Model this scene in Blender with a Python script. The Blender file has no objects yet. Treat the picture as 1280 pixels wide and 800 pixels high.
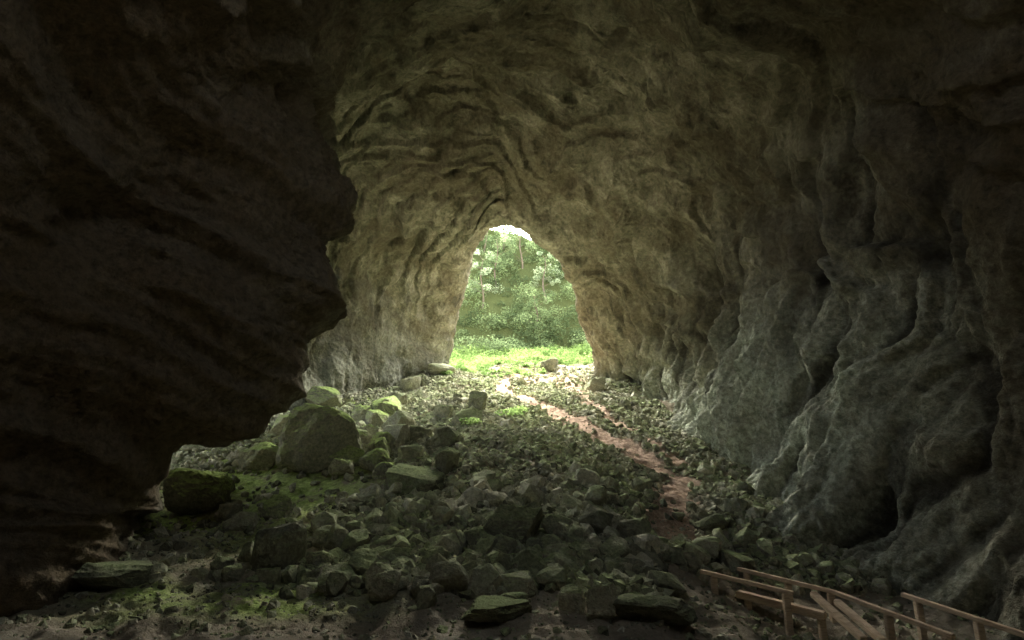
import bpy, bmesh, math, random
import numpy as np
from mathutils import Vector, Matrix
rng=np.random.default_rng(7); random.seed(7)
scene=bpy.context.scene
# ---------------------------------------------------------------- camera frame
H=3.8; PITCH=math.radians(14); F=1280*20/36
cp,sp=math.cos(PITCH),math.sin(PITCH)
def ray(px,py):
    u=(px-640)/F; v=(400-py)/F
    return np.array([u,cp-v*sp,sp+v*cp])
def W(px,py,y):
    d=ray(px,py); return (d[0]*y/d[1], y, H+d[2]*y/d[1])
# ---------------------------------------------------------------- numpy noise
_p=rng.permutation(256); PERM=np.concatenate([_p,_p,_p]).astype(np.int64)
_g=rng.normal(size=(256,3)); GR=_g/np.linalg.norm(_g,axis=1)[:,None]
def perlin(p):
    i=np.floor(p).astype(np.int64); f=p-i; i&=255
    w=f*f*f*(f*(f*6-15)+10); out=np.zeros(len(p))
    for dx in (0,1):
        wx=w[:,0] if dx else 1-w[:,0]
        for dy in (0,1):
            wy=w[:,1] if dy else 1-w[:,1]
            for dz in (0,1):
                wz=w[:,2] if dz else 1-w[:,2]
                h=PERM[(PERM[(PERM[(i[:,0]+dx)&255]+i[:,1]+dy)&255]+i[:,2]+dz)&255]
                g=GR[h]
                out+=wx*wy*wz*(g[:,0]*(f[:,0]-dx)+g[:,1]*(f[:,1]-dy)+g[:,2]*(f[:,2]-dz))
    return out*1.5
def fbm(p,o=4,r=.5):
    s=0;a=1.
    for k in range(o):
        s=s+a*perlin(p*2.03**k+k*17.3); a*=r
    return s
def ridged(p,o=4,r=.5):
    s=0;a=1.
    for k in range(o):
        s=s+a*(1-2*np.abs(perlin(p*2.07**k+k*11.7))); a*=r
    return s/2
def sstep(a,b,x):
    t=np.clip((x-a)/(b-a),0,1); return t*t*(3-2*t)
# ---------------------------------------------------------------- mesh helper
def mk(name,verts,faces,mat=None,smooth=False,attrs=None,parent=None):
    verts=np.asarray(verts,dtype=np.float32); faces=np.asarray(faces,dtype=np.int32)
    k=faces.shape[1]; me=bpy.data.meshes.new(name)
    me.vertices.add(len(verts)); me.vertices.foreach_set('co',verts.ravel())
    me.loops.add(faces.size); me.loops.foreach_set('vertex_index',faces.ravel())
    me.polygons.add(len(faces)); me.polygons.foreach_set('loop_start',np.arange(0,faces.size,k,dtype=np.int32))
    me.polygons.foreach_set('use_smooth',np.full(len(faces),smooth))
    me.update(calc_edges=True)
    if attrs:
        for n,a in attrs.items():
            at=me.attributes.new(n,'FLOAT','POINT'); at.data.foreach_set('value',np.asarray(a,dtype=np.float32))
    ob=bpy.data.objects.new(name,me); scene.collection.objects.link(ob)
    if mat: me.materials.append(mat)
    if parent: ob.parent=parent
    return ob
def grid_faces(nr,nc):
    a=np.arange(nr*nc).reshape(nr,nc)
    return np.stack([a[:-1,:-1],a[:-1,1:],a[1:,1:],a[1:,:-1]],-1).reshape(-1,4)
# ---------------------------------------------------------------- materials
class NT:
    def __init__(s,name):
        s.m=bpy.data.materials.new(name); s.m.use_nodes=True; s.t=s.m.node_tree; s.t.nodes.clear()
        s.out=s.n('ShaderNodeOutputMaterial')
        s.geo=s.n('ShaderNodeNewGeometry')
    def n(s,t,**k):
        x=s.t.nodes.new(t)
        for a,b in k.items(): setattr(x,a,b)
        return x
    def l(s,a,b): s.t.links.new(a,b)
    def pos(s,scale=(1,1,1)):
        m=s.n('ShaderNodeMapping'); m.inputs['Scale'].default_value=scale; s.l(s.geo.outputs['Position'],m.inputs[0]); return m.outputs[0]
    def noise(s,sc,det=6,rough=.6,vec=None,dist=0):
        x=s.n('ShaderNodeTexNoise'); x.inputs['Scale'].default_value=sc; x.inputs['Detail'].default_value=det
        x.inputs['Roughness'].default_value=rough; x.inputs['Distortion'].default_value=dist
        s.l(vec if vec else s.geo.outputs['Position'],x.inputs['Vector']); return x.outputs[0]
    def ramp(s,fac,stops):
        r=s.n('ShaderNodeValToRGB'); e=r.color_ramp.elements
        while len(e)<len(stops): e.new(.5)
        for q,(p,c) in zip(e,stops): q.position=p; q.color=(*c,1) if len(c)==3 else c
        s.l(fac,r.inputs[0]); return r.outputs[0]
    def mix(s,f,a,b,mode='MIX'):
        x=s.n('ShaderNodeMix',data_type='RGBA',blend_type=mode)
        for sock,v in ((x.inputs[0],f),(x.inputs[6],a),(x.inputs[7],b)):
            if isinstance(v,(int,float)): sock.default_value=v
            elif isinstance(v,tuple): sock.default_value=(*v,1)
            else: s.l(v,sock)
        return x.outputs[2]
    def math(s,op,a,b=0.,clamp=False):
        x=s.n('ShaderNodeMath',operation=op,use_clamp=clamp)
        for sock,v in ((x.inputs[0],a),(x.inputs[1],b)):
            if isinstance(v,(int,float)): sock.default_value=v
            else: s.l(v,sock)
        return x.outputs[0]
    def attr(s,n): return s.n('ShaderNodeAttribute',attribute_name=n).outputs['Fac']
    def finish(s,col,bumps=(),rough=.9):
        b=s.n('ShaderNodeBsdfDiffuse'); b.inputs['Roughness'].default_value=.6
        if isinstance(col,tuple): b.inputs[0].default_value=(*col,1)
        else: s.l(col,b.inputs[0])
        h=None
        for o,d in bumps:
            m=s.math('MULTIPLY',o,d); h=m if h is None else s.math('ADD',h,m)
        if h is not None:
            x=s.n('ShaderNodeBump'); x.inputs['Strength'].default_value=1; x.inputs['Distance'].default_value=1
            s.l(h,x.inputs['Height']); s.l(x.outputs[0],b.inputs['Normal'])
        s.l(b.outputs[0],s.out.inputs[0]); return s.m
def cave_mat():
    s=NT('cave_limestone')
    big=s.noise(.16,4,.6,dist=.5); med=s.noise(.7,6,.7); fine=s.noise(4,6,.78); str_=s.noise(1,4,.65,s.pos((.9,.9,.16)),dist=.3)
    c=s.ramp(med,[(.3,(.155,.147,.105)),(.5,(.27,.26,.192)),(.68,(.41,.395,.31))])
    c=s.mix(s.ramp(big,[(.42,(0,0,0)),(.56,(.8,.8,.8))]),c,(.14,.123,.083))
    c=s.mix(s.ramp(str_,[(.52,(0,0,0)),(.68,(.8,.8,.8))]),c,(.075,.071,.053))
    al=s.math('MULTIPLY',s.attr('algae'),s.ramp(med,[(.38,(.35,.35,.35)),(.6,(1,1,1))]))
    c=s.mix(al,c,s.ramp(fine,[(.3,(.20,.22,.14)),(.7,(.49,.515,.38))]))
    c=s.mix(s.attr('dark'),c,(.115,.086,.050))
    c=s.mix(s.attr('cavity_shade'),c,(.035,.03,.022))  # recess shade mixed into the rock colour
    c=s.mix(.75,c,s.ramp(fine,[(.32,(.4,.4,.4)),(.68,(1.3,1.3,1.3))]),'MULTIPLY')
    return s.finish(c,[(med,.4),(str_,.2),(fine,.22)])
def rock_mat(name,dark=1.,moss=.8,lo=.40,mc=((.115,.14,.06),(.29,.34,.16))):
    s=NT(name)
    r=s.attr('rnd'); n1=s.noise(1.8,5,.7); n2=s.noise(9,5,.75)
    c=s.ramp(r,[(0,(.11,.11,.078)),(.5,(.255,.25,.18)),(.85,(.38,.365,.275)),(1,(.50,.48,.38))])
    c=s.mix(.7,c,s.ramp(n1,[(.3,(.5,.5,.5)),(.7,(1.3,1.28,1.2))]),'MULTIPLY')
    c=s.mix(.7,c,s.ramp(n2,[(.35,(.45,.45,.45)),(.65,(1.3,1.3,1.3))]),'MULTIPLY')
    sep=s.n('ShaderNodeSeparateXYZ'); s.l(s.geo.outputs['Normal'],sep.inputs[0])
    up=s.math('MULTIPLY',s.ramp(sep.outputs[2],[(.1,(0,0,0)),(.8,(1,1,1))]),s.ramp(s.noise(.35,4,.7),[(lo,(.08,.08,.08)),(lo+.16,(1,1,1))]))
    up=s.math('MULTIPLY',up,moss)
    c=s.mix(up,c,s.ramp(n2,[(.3,mc[0]),(.7,mc[1])]))
    c=s.mix(1.,c,(dark,dark,dark),'MULTIPLY')
    return s.finish(c,[(n1,.12),(n2,.06)])
def ground_mat():
    s=NT('cave_floor_soil')
    n=s.noise(.5,5,.65); f=s.noise(6,6,.75)
    c=s.ramp(n,[(.3,(.16,.135,.095)),(.55,(.27,.235,.165)),(.7,(.36,.325,.24))])
    c=s.mix(s.attr('path'),c,s.ramp(f,[(.3,(.27,.185,.125)),(.7,(.50,.375,.27))]))
    m=s.math('MULTIPLY',s.attr('moss'),s.ramp(s.noise(1.4,6,.75),[(.34,(0,0,0)),(.5,(1,1,1))]))
    c=s.mix(m,c,s.ramp(f,[(.3,(.16,.23,.055)),(.7,(.42,.53,.17))]))
    c=s.mix(s.attr('outside'),c,(.07,.085,.035))
    c=s.mix(.6,c,s.ramp(f,[(.3,(.45,.45,.45)),(.7,(1.25,1.25,1.25))]),'MULTIPLY')
    return s.finish(c,[(n,.25),(f,.16)])
def leaf_mat(name,c0,c1):
    s=NT(name); c=s.ramp(s.attr('rnd'),[(0,c0),(1,c1)])
    d=s.n('ShaderNodeBsdfDiffuse'); s.l(c,d.inputs[0])
    t=s.n('ShaderNodeBsdfTranslucent'); s.l(c,t.inputs[0]); m=s.n('ShaderNodeMixShader'); m.inputs[0].default_value=.5
    s.l(d.outputs[0],m.inputs[1]); s.l(t.outputs[0],m.inputs[2]); s.l(m.outputs[0],s.out.inputs[0]); return s.m
def wood_mat():
    s=NT('weathered_wood'); g=s.noise(3,5,.7,s.pos((1,1,8)),dist=1)
    c=s.ramp(g,[(.3,(.24,.18,.115)),(.7,(.48,.38,.26))]); return s.finish(c,[(g,.01)])
def bark_mat():
    s=NT('bark'); g=s.noise(3,5,.7,s.pos((3,3,.6))); return s.finish(s.ramp(g,[(.3,(.06,.05,.04)),(.7,(.2,.17,.13))]),[(g,.05)])
M_CAVE=cave_mat(); M_ROCK=rock_mat('rubble_stone'); M_BOUL=rock_mat('boulder_stone',.9,.8); M_GND=ground_mat()
M_MOSSY=rock_mat('mossy_boulder_stone',.95,1.,.30,((.13,.18,.05),(.34,.42,.15)))
M_LEAF=leaf_mat('leaves',(.030,.046,.020),(.19,.25,.115)); M_FERN=leaf_mat('fern_leaves',(.05,.085,.022),(.19,.27,.085))
M_FAR=leaf_mat('haze_pale_leaves',(.10,.135,.075),(.30,.36,.22))  # crown colour paled to stand in for haze outside the mouth
M_WOOD=wood_mat(); M_BARK=bark_mat()
# ---------------------------------------------------------------- terrain
def terrain(x,y):
    x=np.atleast_1d(np.asarray(x,float)); y=np.atleast_1d(np.asarray(y,float))
    q=y-16; z=.296*(q+np.sqrt(q*q+6))/2
    hill=np.clip(y-77,0,None); z=z+np.where(hill>0,1.2*np.minimum(hill,16.3+1.6*np.sin(x*.25+3)),0)
    z=z-.296*np.clip(y-94,0,None)
    z=z+2.2*(1-sstep(3,9,y))
    z=z+1.3*np.exp(-((x+13)**2/18+(y-31)**2/40))+ .03*np.clip(np.abs(x)-8,0,30)**1.3*sstep(55,63,y)
    z=z+1.1*np.exp(-((x+1)**2/40+(y-27)**2/70))
    z=z-.8*sstep(3,8,x)*(1-sstep(18,24,y))*sstep(9,14,y)
    p=np.stack([x,y,np.zeros_like(x)],1)
    z=z+.8*perlin(p*.13+5)*sstep(14,24,y)+.26*fbm(p*.5,4)+.07*fbm(p*2.2,3)
    return z
def hit(px,py):
    d=ray(px,py); t=np.linspace(8,110,4000); P=np.array([0,0,H])+t[:,None]*d
    z=terrain(P[:,0],P[:,1]); k=np.argmax(P[:,2]<z)
    if not (P[k,2]<z[k]): k=len(t)-1
    return P[k],t[k]
pathpx=[(660,462),(640,474),(628,485),(662,500),(700,520),(755,548),(800,573),(848,600),(835,640),(850,670)]
PATH=np.array([hit(*p)[0][:2] for p in pathpx])
PATH2=np.array([hit(*p)[0][:2] for p in [(700,470),(735,500),(760,520),(800,545),(850,580)]])
def pdist(x,y,pl=PATH):
    d=np.full(len(x),1e9)
    for a,b in zip(pl[:-1],pl[1:]):
        ab=b-a; t=np.clip(((x-a[0])*ab[0]+(y-a[1])*ab[1])/(ab@ab),0,1)
        d=np.minimum(d,np.hypot(x-a[0]-t*ab[0],y-a[1]-t*ab[1]))
    return d
def blob(x,y,lst):
    m=np.zeros(len(x))
    for px,py,rx,ry in lst:
        c=hit(px,py)[0]; m=np.maximum(m,np.exp(-(((x-c[0])/rx)**2+((y-c[1])/ry)**2)))
    return m
def pathmask(x,y,wd=0.):
    p=np.stack([x,y,0*x],1); nz=.6*perlin(p*.7)+.4*perlin(p*2.3)-wd
    m=1-sstep(.4,1.1,np.minimum(pdist(x,y),pdist(x,y,PATH2)+.45)+nz)
    return np.maximum(m,.85*sstep(.35,.6,blob(x,y,[(690,470,4.5,6),(720,485,2.5,5)])+.3*perlin(p*.8)))
MOSS=[(370,620,3.6,3.8),(300,600,3.4,3.2),(240,590,3,3),(210,655,2.5,1.5),(655,517,1,1.2),(585,533,.8,1),(330,740,2,.6),(300,755,3,.7),(440,500,3,4),(180,740,1.5,.6)]
def clearmask(x,y):
    return blob(x,y,[(345,620,5.,4.),(230,650,5,3.5),(300,695,4.2,1.7),(190,720,6,1.8)])
xs=np.concatenate([np.linspace(-400,-40,24)[:-1],np.linspace(-40,-24,30)[:-1],np.linspace(-24,18,480)[:-1],np.linspace(18,45,50)[:-1],np.linspace(45,400,24)])
ys=np.concatenate([np.linspace(-300,-15,20)[:-1],np.linspace(-15,12,40)[:-1],np.linspace(12,30,300)[:-1],np.linspace(30,66,320)[:-1],np.linspace(66,110,120)[:-1],np.linspace(110,600,30)])
X,Y=np.meshgrid(xs,ys); x=X.ravel(); y=Y.ravel(); z=terrain(x,y)
pm=pathmask(x,y)
mk('cave_floor_ground',np.stack([x,y,z],1),grid_faces(len(ys),len(xs)),M_GND,True,
   dict(path=pm,moss=np.maximum(blob(x,y,MOSS),.0),outside=sstep(62,70,y)))
# ---------------------------------------------------------------- cave shell (lofted, displaced)
def w(px,py,y): return W(px,py,y)
cap=[(0,-16,4)]*16
A0=[(-9,-7,-3),(-10,-7,1),(-10.5,-7,3),(-10.5,-7,6),(-10,-7,8),(-8.5,-7,10),(-6,-7,12),(-3,-7,13.5),(0,-7,14),(3,-7,13.5),(6,-7,12),(9,-7,10),(10.5,-7,7),(10.5,-7,3),(10,-7,1),(9,-7,-3)]
A1=[(-12,4,-2),(-12.5,4,1.5),(-12.8,4,4),(-12.5,4,7),(-12,4,9.5),(-10.5,4,12),(-8,4,14.5),(-4,4,16.5),(0,4,17.5),(4.5,4,17),(9,4,15),(12,4,11.5),(13.5,4,8),(13.5,4,4),(13,4,1.5),(12,4,-2)]
A2=[(-13,13,-2),(-13.5,13,0),(-13.8,13.5,3),(-12.8,14,6.5),(-11.5,14.5,10),(-10,15,13.5),(-8.5,15,16.5),(-5,15.5,19.5),(0,16,22),(5,16,21.5),(10,15,18.5),(13,14.5,14.5),(14.2,14.5,9),(13.8,14.5,4),(13.2,14,0),(12.5,14,-2)]
B1=[w(90,750,18.2),w(125,698,19),w(175,600,20),w(315,520,21),w(378,410,21.5),w(435,262,22),w(394,175,22.5),w(455,75,23),w(600,-10,25),w(780,20,25),w(930,130,25),w(1000,270,25),(13.1,24.5,9.5),w(1000,560,23.5),w(965,655,22),w(950,700,22)]
B2=[(-19,24,-1),(-20,24,1.5),(-21,24.5,5),(-21,25,9),(-19,25,14),(-16,25,18.5),(-12.5,25.5,22.5),(-7,26,26),w(600,28,27.5),w(775,65,28),w(900,165,28),w(960,290,28),w(965,420,28),w(945,530,27),w(930,615,26),w(920,660,26)]
C1=[w(250,630,31),w(238,590,31),w(228,500,31),w(240,430,31),w(250,350,31),w(290,230,31),w(350,160,30),w(450,105,30),w(600,75,30),w(770,110,31),w(865,210,31.5),w(915,310,32),w(922,420,32),w(905,520,31),w(885,580,31),w(880,620,31)]
C2=[w(385,545,40),w(392,512,41),w(385,450,41),w(388,395,41),w(396,330,41),w(420,262,40),w(455,210,38),w(520,165,36),w(615,148,36),w(730,190,36),w(800,270,37.5),w(838,350,39),w(850,430,40),w(848,495,40),w(845,535,39),w(845,575,39)]
C3=[w(480,505,54),w(490,474,54),w(492,430,53),w(498,385,52),w(508,340,50),w(528,300,47),w(552,264,44.5),w(585,240,43),w(632,230,42),w(692,256,42.5),w(740,318,45),w(765,370,48),w(782,420,50),w(790,455,51),w(792,482,52),w(795,515,52)]
R=[w(552,480,61),w(560,452,61),w(568,420,60),w(572,390,58.5),w(581,352,56.5),w(592,318,53.5),w(600,294,50.5),w(614,281,48),w(638,281,46),w(667,296,46),w(696,322,48),w(721,366,52),w(732,408,55.5),w(741,437,58),w(746,460,60),w(750,490,60)]
def out(p,dx,dz,dy):
    return (p[0]+dx*np.sign(p[0]-1.3)*min(1,abs(p[0]-1.3)/4), p[1]+dy, p[2]+dz*max(0,min(1,(p[2]-13)/8)))
O1=[out(p,2.5,5,-.6) for p in R]; O2=[out(p,14,14,-4) for p in R]; O3=[out(p,34,20,-18) for p in R]
ctrl=np.array([cap,A0,A1,A2,B1,B2,C1,C2,C3,R,O1,O2,O3],float)
seg=[20,30,90,150,110,100,140,150,140,50,20,15]
def cr(P,i,t):
    n=len(P); p0=P[max(i-1,0)];p1=P[i];p2=P[i+1];p3=P[min(i+2,n-1)]
    t=t.reshape(-1,*([1]*(P.ndim-1)))
    return .5*((2*p1)+(-p0+p2)*t+(2*p0-5*p1+4*p2-p3)*t*t+(-p0+3*p1-3*p2+p3)*t**3)
rows=[];tp=[]
for i,n in enumerate(seg):
    t=np.linspace(0,1,n,endpoint=(i==len(seg)-1)); rows.append(cr(ctrl,i,t)); tp.append(i+t)
G=np.concatenate(rows,0); T=np.concatenate(tp)
Gt=G.transpose(1,0,2); cols=[];ap=[]
aseg=[20,50]+[60]*11+[50,20]
for i,n in enumerate(aseg):
    t=np.linspace(0,1,n,endpoint=(i==len(aseg)-1)); cols.append(cr(Gt,i,t)); ap.append(i+t)
G=np.concatenate(cols,0).transpose(1,0,2).copy(); A=np.concatenate(ap)
NR,NC=G.shape[:2]
TT,AA=np.meshgrid(T,A,indexing='ij')
def normals(G):
    du=np.gradient(G,axis=0); dv=np.gradient(G,axis=1); n=np.cross(dv,du); l=np.linalg.norm(n,axis=2,keepdims=True); return n/np.maximum(l,1e-6)
N=normals(G); P=G.reshape(-1,3); n=N.reshape(-1,3); t_=TT.ravel(); a_=AA.ravel()
ctr=np.stack([np.zeros(len(P)),P[:,1],np.full(len(P),8.)],1)
if np.mean(np.sum(n[(t_>2)&(t_<8)]*(P-ctr)[(t_>2)&(t_<8)],1))<0: n=-n   # n points outward (into the rock)
left=1-sstep(5.5,7.5,a_)
mass=left*sstep(1,2,t_)*(1-sstep(4.2,4.8,t_))
right=sstep(9.5,11.5,a_)
roof=sstep(4.5,6.5,a_)*(1-sstep(11.5,13.5,a_))
rimfade=1-.6*sstep(8.3,9,t_)
warp=np.stack([perlin(P*.2),perlin(P*.2+31),perlin(P*.2+77)],1)
Q=P+warp*1.2
d=1.3*perlin(Q*.12+3)+.75*fbm(Q*.3+9,2)
rd=ridged(Q*.33+4,3,.45)
rough=.25+.75*sstep(-.3,.4,perlin(P*.11+61))
d=d-.28*rd*rough+.24*ridged(Q*.5+44,4,.5)*(1-.5*rough)
bz=P[:,2]+.18*P[:,1]+.1*P[:,0]
strat=ridged(np.stack([P[:,0]*.06,P[:,1]*.06,bz*.5],1)+warp*.3,3,.5)
d=d-mass*1.1*strat
# broken plates: stepped terraces following contour lines of a slow field
tf=(perlin(P*.085+7)*3.2+perlin(P*.23+19)*.8+.12*perlin(P*.9))*1.6; tk=np.floor(tf); tr=tf-tk
d=d+(roof*.85+right*.3)*(tk+sstep(.80,1.,tr)-tf)*1.0*(.5+.6*np.abs(perlin(P*.07+33)))
# eroded gullies between broad ribs on the right wall
fl=ridged(np.stack([(P[:,1]+.35*P[:,2])*.25,P[:,2]*.045,P[:,0]*.1],1)+warp*.3,4,.5)
low=1-.7*sstep(12,22,P[:,2])
d=d+right*low*1.7*(fl-.5)
fl2=ridged(np.stack([(P[:,1]-.6*P[:,0])*.35,P[:,2]*.06,P[:,0]*.02],1)+warp*.3,3,.5)
backleft=(1-sstep(5,7,a_))*sstep(5,6,t_)
d=d+backleft*.9*(fl2-.45)
# scalloped bands of the dome (irregular, strongest on its left haunch)
dome=(1-sstep(6.6,8.6,a_))*sstep(6.3,6.9,t_)*(1-sstep(8.2,8.7,t_))*sstep(2.5,4.,a_)
ph=t_*5.2+1.4*perlin(P*.09+13)+.5*perlin(P*.24)+.18*perlin(P*.8)+.25*a_; k0=np.floor(ph); fr=ph-k0
amp_=.3+1.5*np.abs(perlin(np.stack([k0*.73+.3,a_*.7,k0*1.9],1)))
bandm=.45+.8*sstep(-.3,.3,perlin(P*.16+90))
d=d+dome*bandm*amp_*(fr**1.5-.4)*(1-sstep(.9,1,fr)*.6)
# the lip where the near roof steps up into the dome
lipt=6.15+.35*perlin(P*.09+21)+.12*perlin(P*.4)
d=d+1.9*sstep(lipt-.03,lipt+.09,t_)*(1-sstep(lipt+.5,lipt+1.4,t_))*sstep(4.5,6.5,a_)*(1-sstep(12,14,a_))
pk=perlin(Q*np.array([.3,.3,.13])+51); pockets=sstep(.36,.6,pk)
d=d+.8*pockets*(right*.8+.3*(1-roof))
fine=ridged(P*1.1+8,4,.6)
d=(d*rimfade)+.17*(fine-.45)*(.5+.5*rough)-.08*fbm(P*3.1,3)
d=d*sstep(.5,1.5,t_)
P2=P+n*d[:,None]
cav_shade=np.clip(pockets*.5*(right*.7+.3*(1-roof))+right*low*sstep(.58,.85,fl)*.85+dome*.25*sstep(.8,.98,fr),0,1)  # shade painted as darker colour in pockets, gullies and dome band steps
algae=right*(1-sstep(7,14,P[:,2]+2*perlin(P*.2)))+backleft*.4*(1-sstep(8,16,P[:,2]))
algae=np.clip(algae*sstep(2.4,3.7,t_),0,1)
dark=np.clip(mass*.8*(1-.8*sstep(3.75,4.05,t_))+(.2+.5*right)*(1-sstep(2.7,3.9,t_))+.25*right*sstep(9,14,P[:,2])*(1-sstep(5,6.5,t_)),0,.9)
gf=grid_faces(NR,NC)
# unseen openings added for fill light: left chamber side wall, roof over near hall
fa=a_[gf[:,0]]; ft=t_[gf[:,0]]; PF=P[gf[:,0]]; nn_=perlin(PF*.4)*.25
hole=(fa+nn_*2>1.3)&(fa+nn_*2<6.0)&(ft+nn_>4.9)&(ft+nn_<6.25)
hole|=(PF[:,2]>12)&(((PF[:,0]+0)/3.3)**2+((PF[:,1]-8)/2.5)**2+nn_*1.5<1)
mk('cave_rock_wall',P2,gf[~hole],M_CAVE,True,dict(algae=algae,dark=dark,cavity_shade=cav_shade))
# ---------------------------------------------------------------- rocks
def proto(seed,npts=14,cuts=0,amp=.0,sq=(1,.9,.8)):
    r=np.random.default_rng(seed); bm=bmesh.new()
    pts=r.normal(size=(npts,3)); pts/=np.linalg.norm(pts,axis=1)[:,None]; pts=np.sign(pts)*np.abs(pts)**.7*r.uniform(.8,1.05,(npts,1))*np.array(sq)
    for p in pts: bm.verts.new(p)
    bmesh.ops.convex_hull(bm,input=bm.verts)
    bmesh.ops.delete(bm,geom=[v for v in bm.verts if not v.link_faces],context='VERTS')
    if cuts:
        bmesh.ops.bevel(bm,geom=list(bm.edges),offset=.08,segments=1,affect='EDGES',clamp_overlap=True)
        bmesh.ops.triangulate(bm,faces=bm.faces)
        for k in range(cuts):
            long=[e for e in bm.edges if e.calc_length()>1.1/(1.75**(k+1))]
            bmesh.ops.subdivide_edges(bm,edges=long,cuts=1)
            bmesh.ops.triangulate(bm,faces=bm.faces)
    bmesh.ops.triangulate(bm,faces=bm.faces)
    bm.verts.index_update()
    v=np.array([q.co for q in bm.verts]); f=np.array([[q.index for q in fc.verts] for fc in bm.faces]); bm.free()
    if amp:
        o=seed*3.7; dd=ridged(v*1.7+o,4,.55)+.6*perlin(v*.9+o)
        v=v*(1+amp*dd[:,None])
    return v,f
def rotm(k,tilt=.5,r=rng):
    a=r.uniform(0,2*math.pi,k); b=r.normal(0,tilt,k); c=r.normal(0,tilt,k)
    ca,sa,cb,sb,cc,sc=np.cos(a),np.sin(a),np.cos(b),np.sin(b),np.cos(c),np.sin(c)
    Z=np.zeros(k);O=np.ones(k)
    Ra=np.array([[ca,-sa,Z],[sa,ca,Z],[Z,Z,O]]).transpose(2,0,1);Rb=np.array([[O,Z,Z],[Z,cb,-sb],[Z,sb,cb]]).transpose(2,0,1)
    Rc=np.array([[cc,Z,sc],[Z,O,Z],[-sc,Z,cc]]).transpose(2,0,1); return Ra@Rb@Rc
def scatter(name,pos,size,protos,mat,tilt=.5,rlo=0,rhi=1,smooth=False):
    Vs=[];Fs=[];As=[];off=0; which=rng.integers(0,len(protos),len(pos))
    for i,(v,f) in enumerate(protos):
        idx=np.where(which==i)[0]; k=len(idx)
        if not k: continue
        R_=rotm(k,tilt); sc=size[idx][:,None]*rng.uniform(.75,1.3,(k,3))
        vv=np.einsum('kij,knj->kni',R_,v[None]*sc[:,None,:])+pos[idx][:,None,:]
        ff=f[None]+(np.arange(k)*len(v))[:,None,None]+off; off+=k*len(v)
        Vs.append(vv.reshape(-1,3));Fs.append(ff.reshape(-1,3));As.append(np.repeat(rng.uniform(rlo,rhi,k),len(v)))
    return mk(name,np.concatenate(Vs),np.concatenate(Fs),mat,smooth,dict(rnd=np.concatenate(As)))
def wallx_ok(x,y):
    lx=np.interp(y,[12,19,24,31,41,54,62],[-13,-13,-20,-18,-17,-12.5,-8]); rx=np.interp(y,[12,22,31,40,52,60],[13,11,10.5,10.5,11,9.5])
    return (x>lx-.5)&(x<rx+.6)&~((x>4.5)&(y<18.3))
def rub(nn,smin,pw,smax,yl=15.3,yh=63,base=1.,pw_=0.,ns=.35,cen=1.):
    x=rng.uniform(-21,14,nn); y=rng.uniform(yl,yh,nn)
    p=np.stack([x,y,0*x],1); nz=fbm(p*.22+40,3)
    field=np.exp(-(((x-2.)/6)**2+((y-29)/9)**2))     # fine-stone field right of centre
    pr=np.clip(base+.9*nz-(1-cen)*field,.04,1)*(1-.93*sstep(.35,.6,clearmask(x,y)))*(1-.975*pathmask(x,y,pw_))
    edge=sstep(15.2,17.2,y+1.5*perlin(p*.3)); pr*=edge
    pr*=1-.75*sstep(54,60,y)
    k=(rng.uniform(0,1,nn)<pr)&wallx_ok(x,y); x=x[k];y=y[k]
    s=np.minimum(smin*(rng.uniform(1e-6,1,len(x)))**(-1/pw),smax)*(1+ns*(1-sstep(18,26,y)))
    return np.stack([x,y,terrain(x,y)+s*.3],1),s
SM=[proto(100+i,16) for i in range(16)]; MD=[proto(200+i,20,2,.10,(1,.92,.85)) for i in range(14)]
pos,s=rub(105000,.08,2.8,.22,pw_=.1); scatter('stone_rubble',pos,s,SM,M_ROCK,.7)
pos,s=rub(4300,.14,2.7,.42,base=.55,pw_=.45,ns=.5,cen=.1); scatter('rock_rubble',pos,s,MD,M_ROCK,.7)
x=rng.uniform(-6,9,460); y=15.8+rng.gamma(2.,1.4,460); s=.18*rng.uniform(1e-6,1,460)**(-1/2.4); s=np.minimum(s,.46)
k=~((x>4.2)&(y<18.5))&(pathmask(x,y,.5)<.3); x,y,s=x[k],y[k],s[k]
scatter('rock_debris',np.stack([x,y,terrain(x,y)+s*.35],1),s,MD,M_ROCK,.7,.25,1)
x=rng.uniform(-16,14,7000); y=rng.uniform(11,22,7000); s=np.minimum(.03*rng.uniform(1e-6,1,7000)**(-1/2.1),.15)
scatter('gravel',np.stack([x,y,terrain(x,y)],1),s,SM,M_ROCK,.5)
B=[(335,695,72,62),(122,728,92,34),(510,600,78,44),(640,668,90,52),(755,758,42,42),(718,752,36,36),(822,772,108,32),(620,782,90,24),(560,728,58,38),(480,740,44,34),(585,522,40,26),(800,672,52,32),
(550,462,34,18),(597,505,26,24),(688,458,26,18),(385,560,100,88),(228,622,82,60),(342,636,34,30),(425,575,44,40),(318,578,50,34),(745,482,26,22),(645,735,50,32),(500,700,44,30),(330,720,30,22),(410,655,26,20),(465,580,40,30),(520,545,34,24),(890,690,40,26),(700,665,44,30),(770,660,36,26),(560,640,40,26),(300,660,34,22),(450,520,34,26),(400,500,40,30),(600,600,38,22),(640,755,40,22),(525,478,24,16)]
r2=np.random.default_rng(99)
for i in range(26): B.append((r2.uniform(350,560),r2.uniform(475,600),*(r2.uniform(20,46)*np.array([1,.8]))))
for i in range(18): B.append((r2.uniform(430,790),r2.uniform(650,750),*(r2.uniform(20,40)*np.array([1,.8]))))
for i in range(10): B.append((r2.uniform(240,420),r2.uniform(640,720),*(r2.uniform(14,34)*np.array([1,.8]))))
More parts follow.
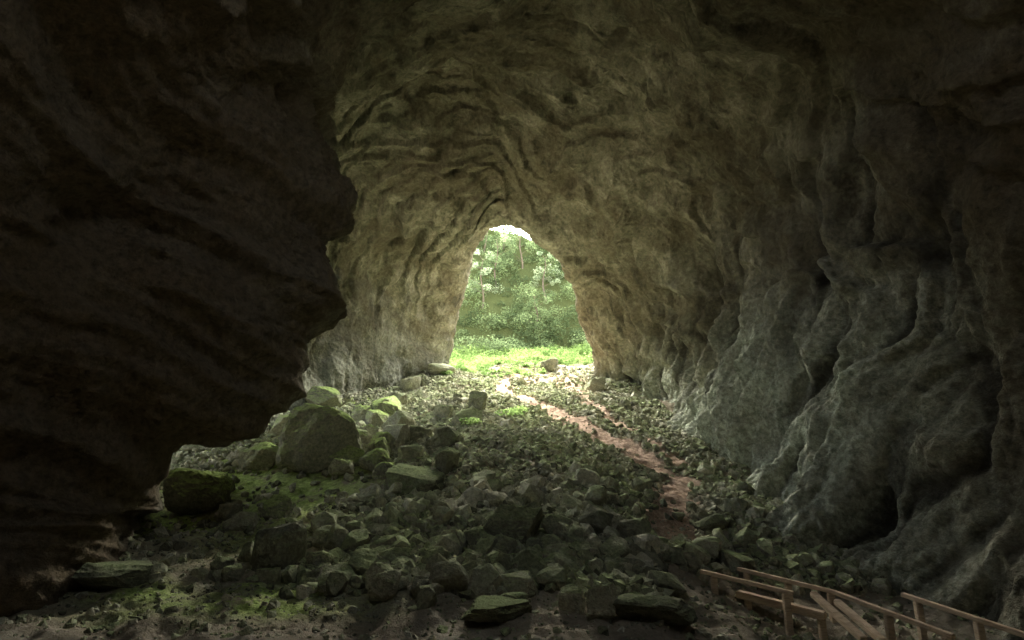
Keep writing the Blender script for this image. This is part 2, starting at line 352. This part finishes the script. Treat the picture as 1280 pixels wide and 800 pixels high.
for i,(px,py,wd,ht) in enumerate(B):
    c,t=hit(px,min(py+ht*.42,798)); m=t/F
    if i>=37 and pathmask(c[:1],c[1:2],.8)[0]>.2: continue
    v,f=proto(500+i,20,4 if i<37 else 3,.15,(1,.92,.95)); a=rng.uniform(-.5,.5) if i<37 else rng.uniform(0,6); R_=np.array([[math.cos(a),-math.sin(a),0],[math.sin(a),math.cos(a),0],[0,0,1]])
    v=v*np.array([wd*m*.54,wd*m*.45,ht*m*.62])@R_.T
    v=v+np.array([c[0],c[1]+wd*m*.35,terrain(c[0],c[1]+wd*m*.35)[0]+ht*m*.3])
    mk('boulder',v,f,M_MOSSY if (px<480 and py<640) else M_BOUL,False,dict(rnd=np.full(len(v),rng.uniform(.2,.75) if i not in (1,2,6,7,16) else .05)))
# ---------------------------------------------------------------- foliage
def leaves(centers,sizes):
    k=len(centers); R_=rotm(k,1.2); base=np.array([[-.5,0,0],[0,-.22,.04],[.5,0,0],[0,.22,.04]])
    vv=np.einsum('kij,knj->kni',R_,base[None]*sizes[:,None,None])+centers[:,None,:]
    return vv.reshape(-1,3),np.arange(4*k).reshape(k,4)
def clump(c,r,nn,sq=(1,1,.8)):
    u=rng.normal(size=(nn,3)); u/=np.linalg.norm(u,axis=1)[:,None]
    rr=(1+.35*perlin(u*2.2+rng.uniform(0,50)))*rng.uniform(.55,1.05,nn)
    return np.array(c)+u*rr[:,None]*r*np.array(sq)
def foliage(name,cl,mat,smin=.2,smax=.42,parent=None):
    C=np.concatenate(cl); rv=np.concatenate([np.clip(rng.uniform(0,1)**1.3*.85+rng.uniform(-.1,.3,len(c)),0,1) for c in cl])
    v,f=leaves(C,rng.uniform(smin,smax,len(C))); return mk(name,v,f,mat,False,dict(rnd=np.repeat(rv,4)),parent)
cl=[]
for i in range(360):
    x=rng.uniform(-22,26); y=rng.uniform(73,96); z=terrain(x,y)[0]; r=rng.uniform(.7,2.3)
    cl.append(clump((x,y,z+r*.5),r,int(150*r*r*.7)+30))
foliage('hillside_shrubs',cl,M_LEAF)
cl=[]
for i in range(520):
    x=rng.uniform(-10,14); y=rng.uniform(58.5,77); r=rng.uniform(.3,1.0)*(.6+.9*sstep(61,70,y))
    if y<65 and (x>3.5 or x<-7): continue
    cl.append(clump((x,y,terrain(x,y)[0]+r*.4),r,int(140*max(r,.6))+40,(1,1,.8)))
foliage('undergrowth',cl,M_FERN,.12,.3)
for px,py in ((655,517),(585,533),(560,470),(640,522)):
    c,t=hit(px,py); foliage('fern_patch',[clump((c[0]+rng.normal(0,.4),c[1]+rng.normal(0,.4),c[2]+.3),.4,70,(1,1,.5)) for _ in range(5)],M_FERN,.1,.2)
def tube(pts,rad,ns=8):
    V=[];pts=np.array(pts,float)
    for i,p in enumerate(pts):
        for j in range(ns):
            a=2*math.pi*j/ns; V.append((p[0]+rad[i]*math.cos(a),p[1]+rad[i]*math.sin(a),p[2]))
    Fc=[[i*ns+j,i*ns+(j+1)%ns,(i+1)*ns+(j+1)%ns,(i+1)*ns+j] for i in range(len(pts)-1) for j in range(ns)]
    return np.array(V),np.array(Fc)
for i,(x,y,h) in enumerate([(-4.5,82,8),(1.5,88,8),(5,84,7),(10,87,8),(-8,87,8),(3.5,80,5),(-1.5,91,8),(15,84,8),(-14,84,8),(-2.5,85,8),(7,90,7),(-4.5,91,8),(3,92,6)]):
    z=terrain(x,y)[0]-.3; e=bpy.data.objects.new('tree',None); scene.collection.objects.link(e)
    pts=[(x+.25*math.sin(k*1.1+i),y+.2*math.cos(k+i),z+h*k/6) for k in range(7)]
    v,f=tube(pts,np.linspace(.16,.04,7)); mk('trunk',v,f,M_BARK,True,None,e)
    cs=[]
    for b in range(14):
        k=rng.integers(1,7); a=rng.uniform(0,6.28); L=rng.uniform(.8,2.8); p0=np.array(pts[k]); p1=p0+np.array([math.cos(a)*L,math.sin(a)*L,L*.4])
        v,f=tube([p0,(p0+p1)/2+[0,0,.1],p1],[.06,.04,.02],6); mk('limb',v,f,M_BARK,True,None,e)
        cs.append(clump(p1,rng.uniform(.5,1.2),110,(1,1,.7)))
    foliage('crown',cs,M_FAR if i%2==0 else M_LEAF,.14,.3,e)
# ---------------------------------------------------------------- wooden railings
def beam(p,q,wd,th,parent,name):
    p=Vector(p);q=Vector(q); d=(q-p); L=d.length; d.normalize(); up=Vector((0,0,1)) if abs(d.z)<.9 else Vector((0,1,0))
    s=d.cross(up).normalized(); u=s.cross(d)
    bm=bmesh.new(); bmesh.ops.create_cube(bm,size=1)
    for v in bm.verts: v.co=Vector((v.co.x*L,v.co.y*wd,v.co.z*th))
    bmesh.ops.bevel(bm,geom=list(bm.edges),offset=min(wd,th)*.12,segments=2,affect='EDGES')
    M=Matrix((d,s,u)).transposed().to_4x4(); M.translation=(p+q)/2; bm.transform(M)
    me=bpy.data.meshes.new(name); bm.to_mesh(me); bm.free(); me.materials.append(M_WOOD)
    o=bpy.data.objects.new(name,me); scene.collection.objects.link(o); o.parent=parent
def emp(n):
    e=bpy.data.objects.new(n,None); scene.collection.objects.link(e); return e
def post(pt,e,extra=.08,tk=.16):
    b=(pt[0],pt[1],terrain(pt[0],pt[1])[0]-.2); beam(b,(pt[0],pt[1],pt[2]+extra),tk,tk,e,'post')
def lerp(a,b,t): return tuple(np.array(a)*(1-t)+np.array(b)*t)
e=emp('wooden_railing'); a=W(876,714,17.6); b=W(992,742,15.9); beam(a,b,.15,.10,e,'handrail')
for t in (.15,.92): post(lerp(a,b,t),e,-.05)
a=W(922,742,17.2); b=W(1032,770,15.7); beam(a,b,.28,.18,e,'lower_rail')
post(lerp(a,b,.12),e,0);post(lerp(a,b,.95),e,.05)
e=emp('wooden_railing'); a=W(922,711,18.3); b=W(1042,740,16.4); c=W(1192,796,13.6); beam(a,b,.14,.10,e,'handrail'); beam(b,c,.14,.10,e,'handrail')
for t in (.1,.55,.97): post(lerp(a,b,t),e,-.05)
for t in (.5,.95): post(lerp(b,c,t),e,-.05)
beam(W(1016,742,16.3),W(1080,800,14.4),.18,.14,e,'stair_stringer'); beam(W(1046,752,16),W(1104,802,14.2),.18,.14,e,'stair_stringer')
e=emp('wooden_railing'); a=W(1128,743,15.9); b=W(1300,800,12.9); beam(a,b,.14,.10,e,'handrail')
for t in (.13,.6,.95): post(lerp(a,b,t),e,-.05)
# ---------------------------------------------------------------- light
EL=math.radians(39); AZ=math.radians(2)
wd=bpy.data.worlds.new('World'); scene.world=wd; wd.use_nodes=True; nt=wd.node_tree; bg=nt.nodes['Background']
sky=nt.nodes.new('ShaderNodeTexSky'); sky.sky_type='NISHITA'; sky.sun_disc=False; sky.sun_elevation=EL; sky.sun_rotation=AZ; sky.dust_density=4
hs=nt.nodes.new('ShaderNodeHueSaturation'); hs.inputs['Saturation'].default_value=.4
nt.links.new(sky.outputs[0],hs.inputs['Color']); nt.links.new(hs.outputs[0],bg.inputs[0]); bg.inputs[1].default_value=2.2
sl=bpy.data.lights.new('sun','SUN'); sl.energy=250; sl.angle=math.radians(74); sl.color=(1,.985,.94)
so=bpy.data.objects.new('sun',sl); scene.collection.objects.link(so)
dirv=Vector((-math.sin(AZ)*math.cos(EL),-math.cos(AZ)*math.cos(EL),-math.sin(EL))); so.rotation_euler=dirv.to_track_quat('-Z','Y').to_euler(); so.location=(0,80,80)
cam=bpy.data.cameras.new('camera'); cam.lens=20; cam.sensor_width=36; cam.clip_end=2000; cam.clip_start=.1
co=bpy.data.objects.new('camera',cam); scene.collection.objects.link(co); co.location=(0,0,H); co.rotation_euler=(math.pi/2+PITCH,0,0)
scene.camera=co
scene.view_settings.view_transform='Standard'; scene.view_settings.look='None'; scene.view_settings.exposure=0
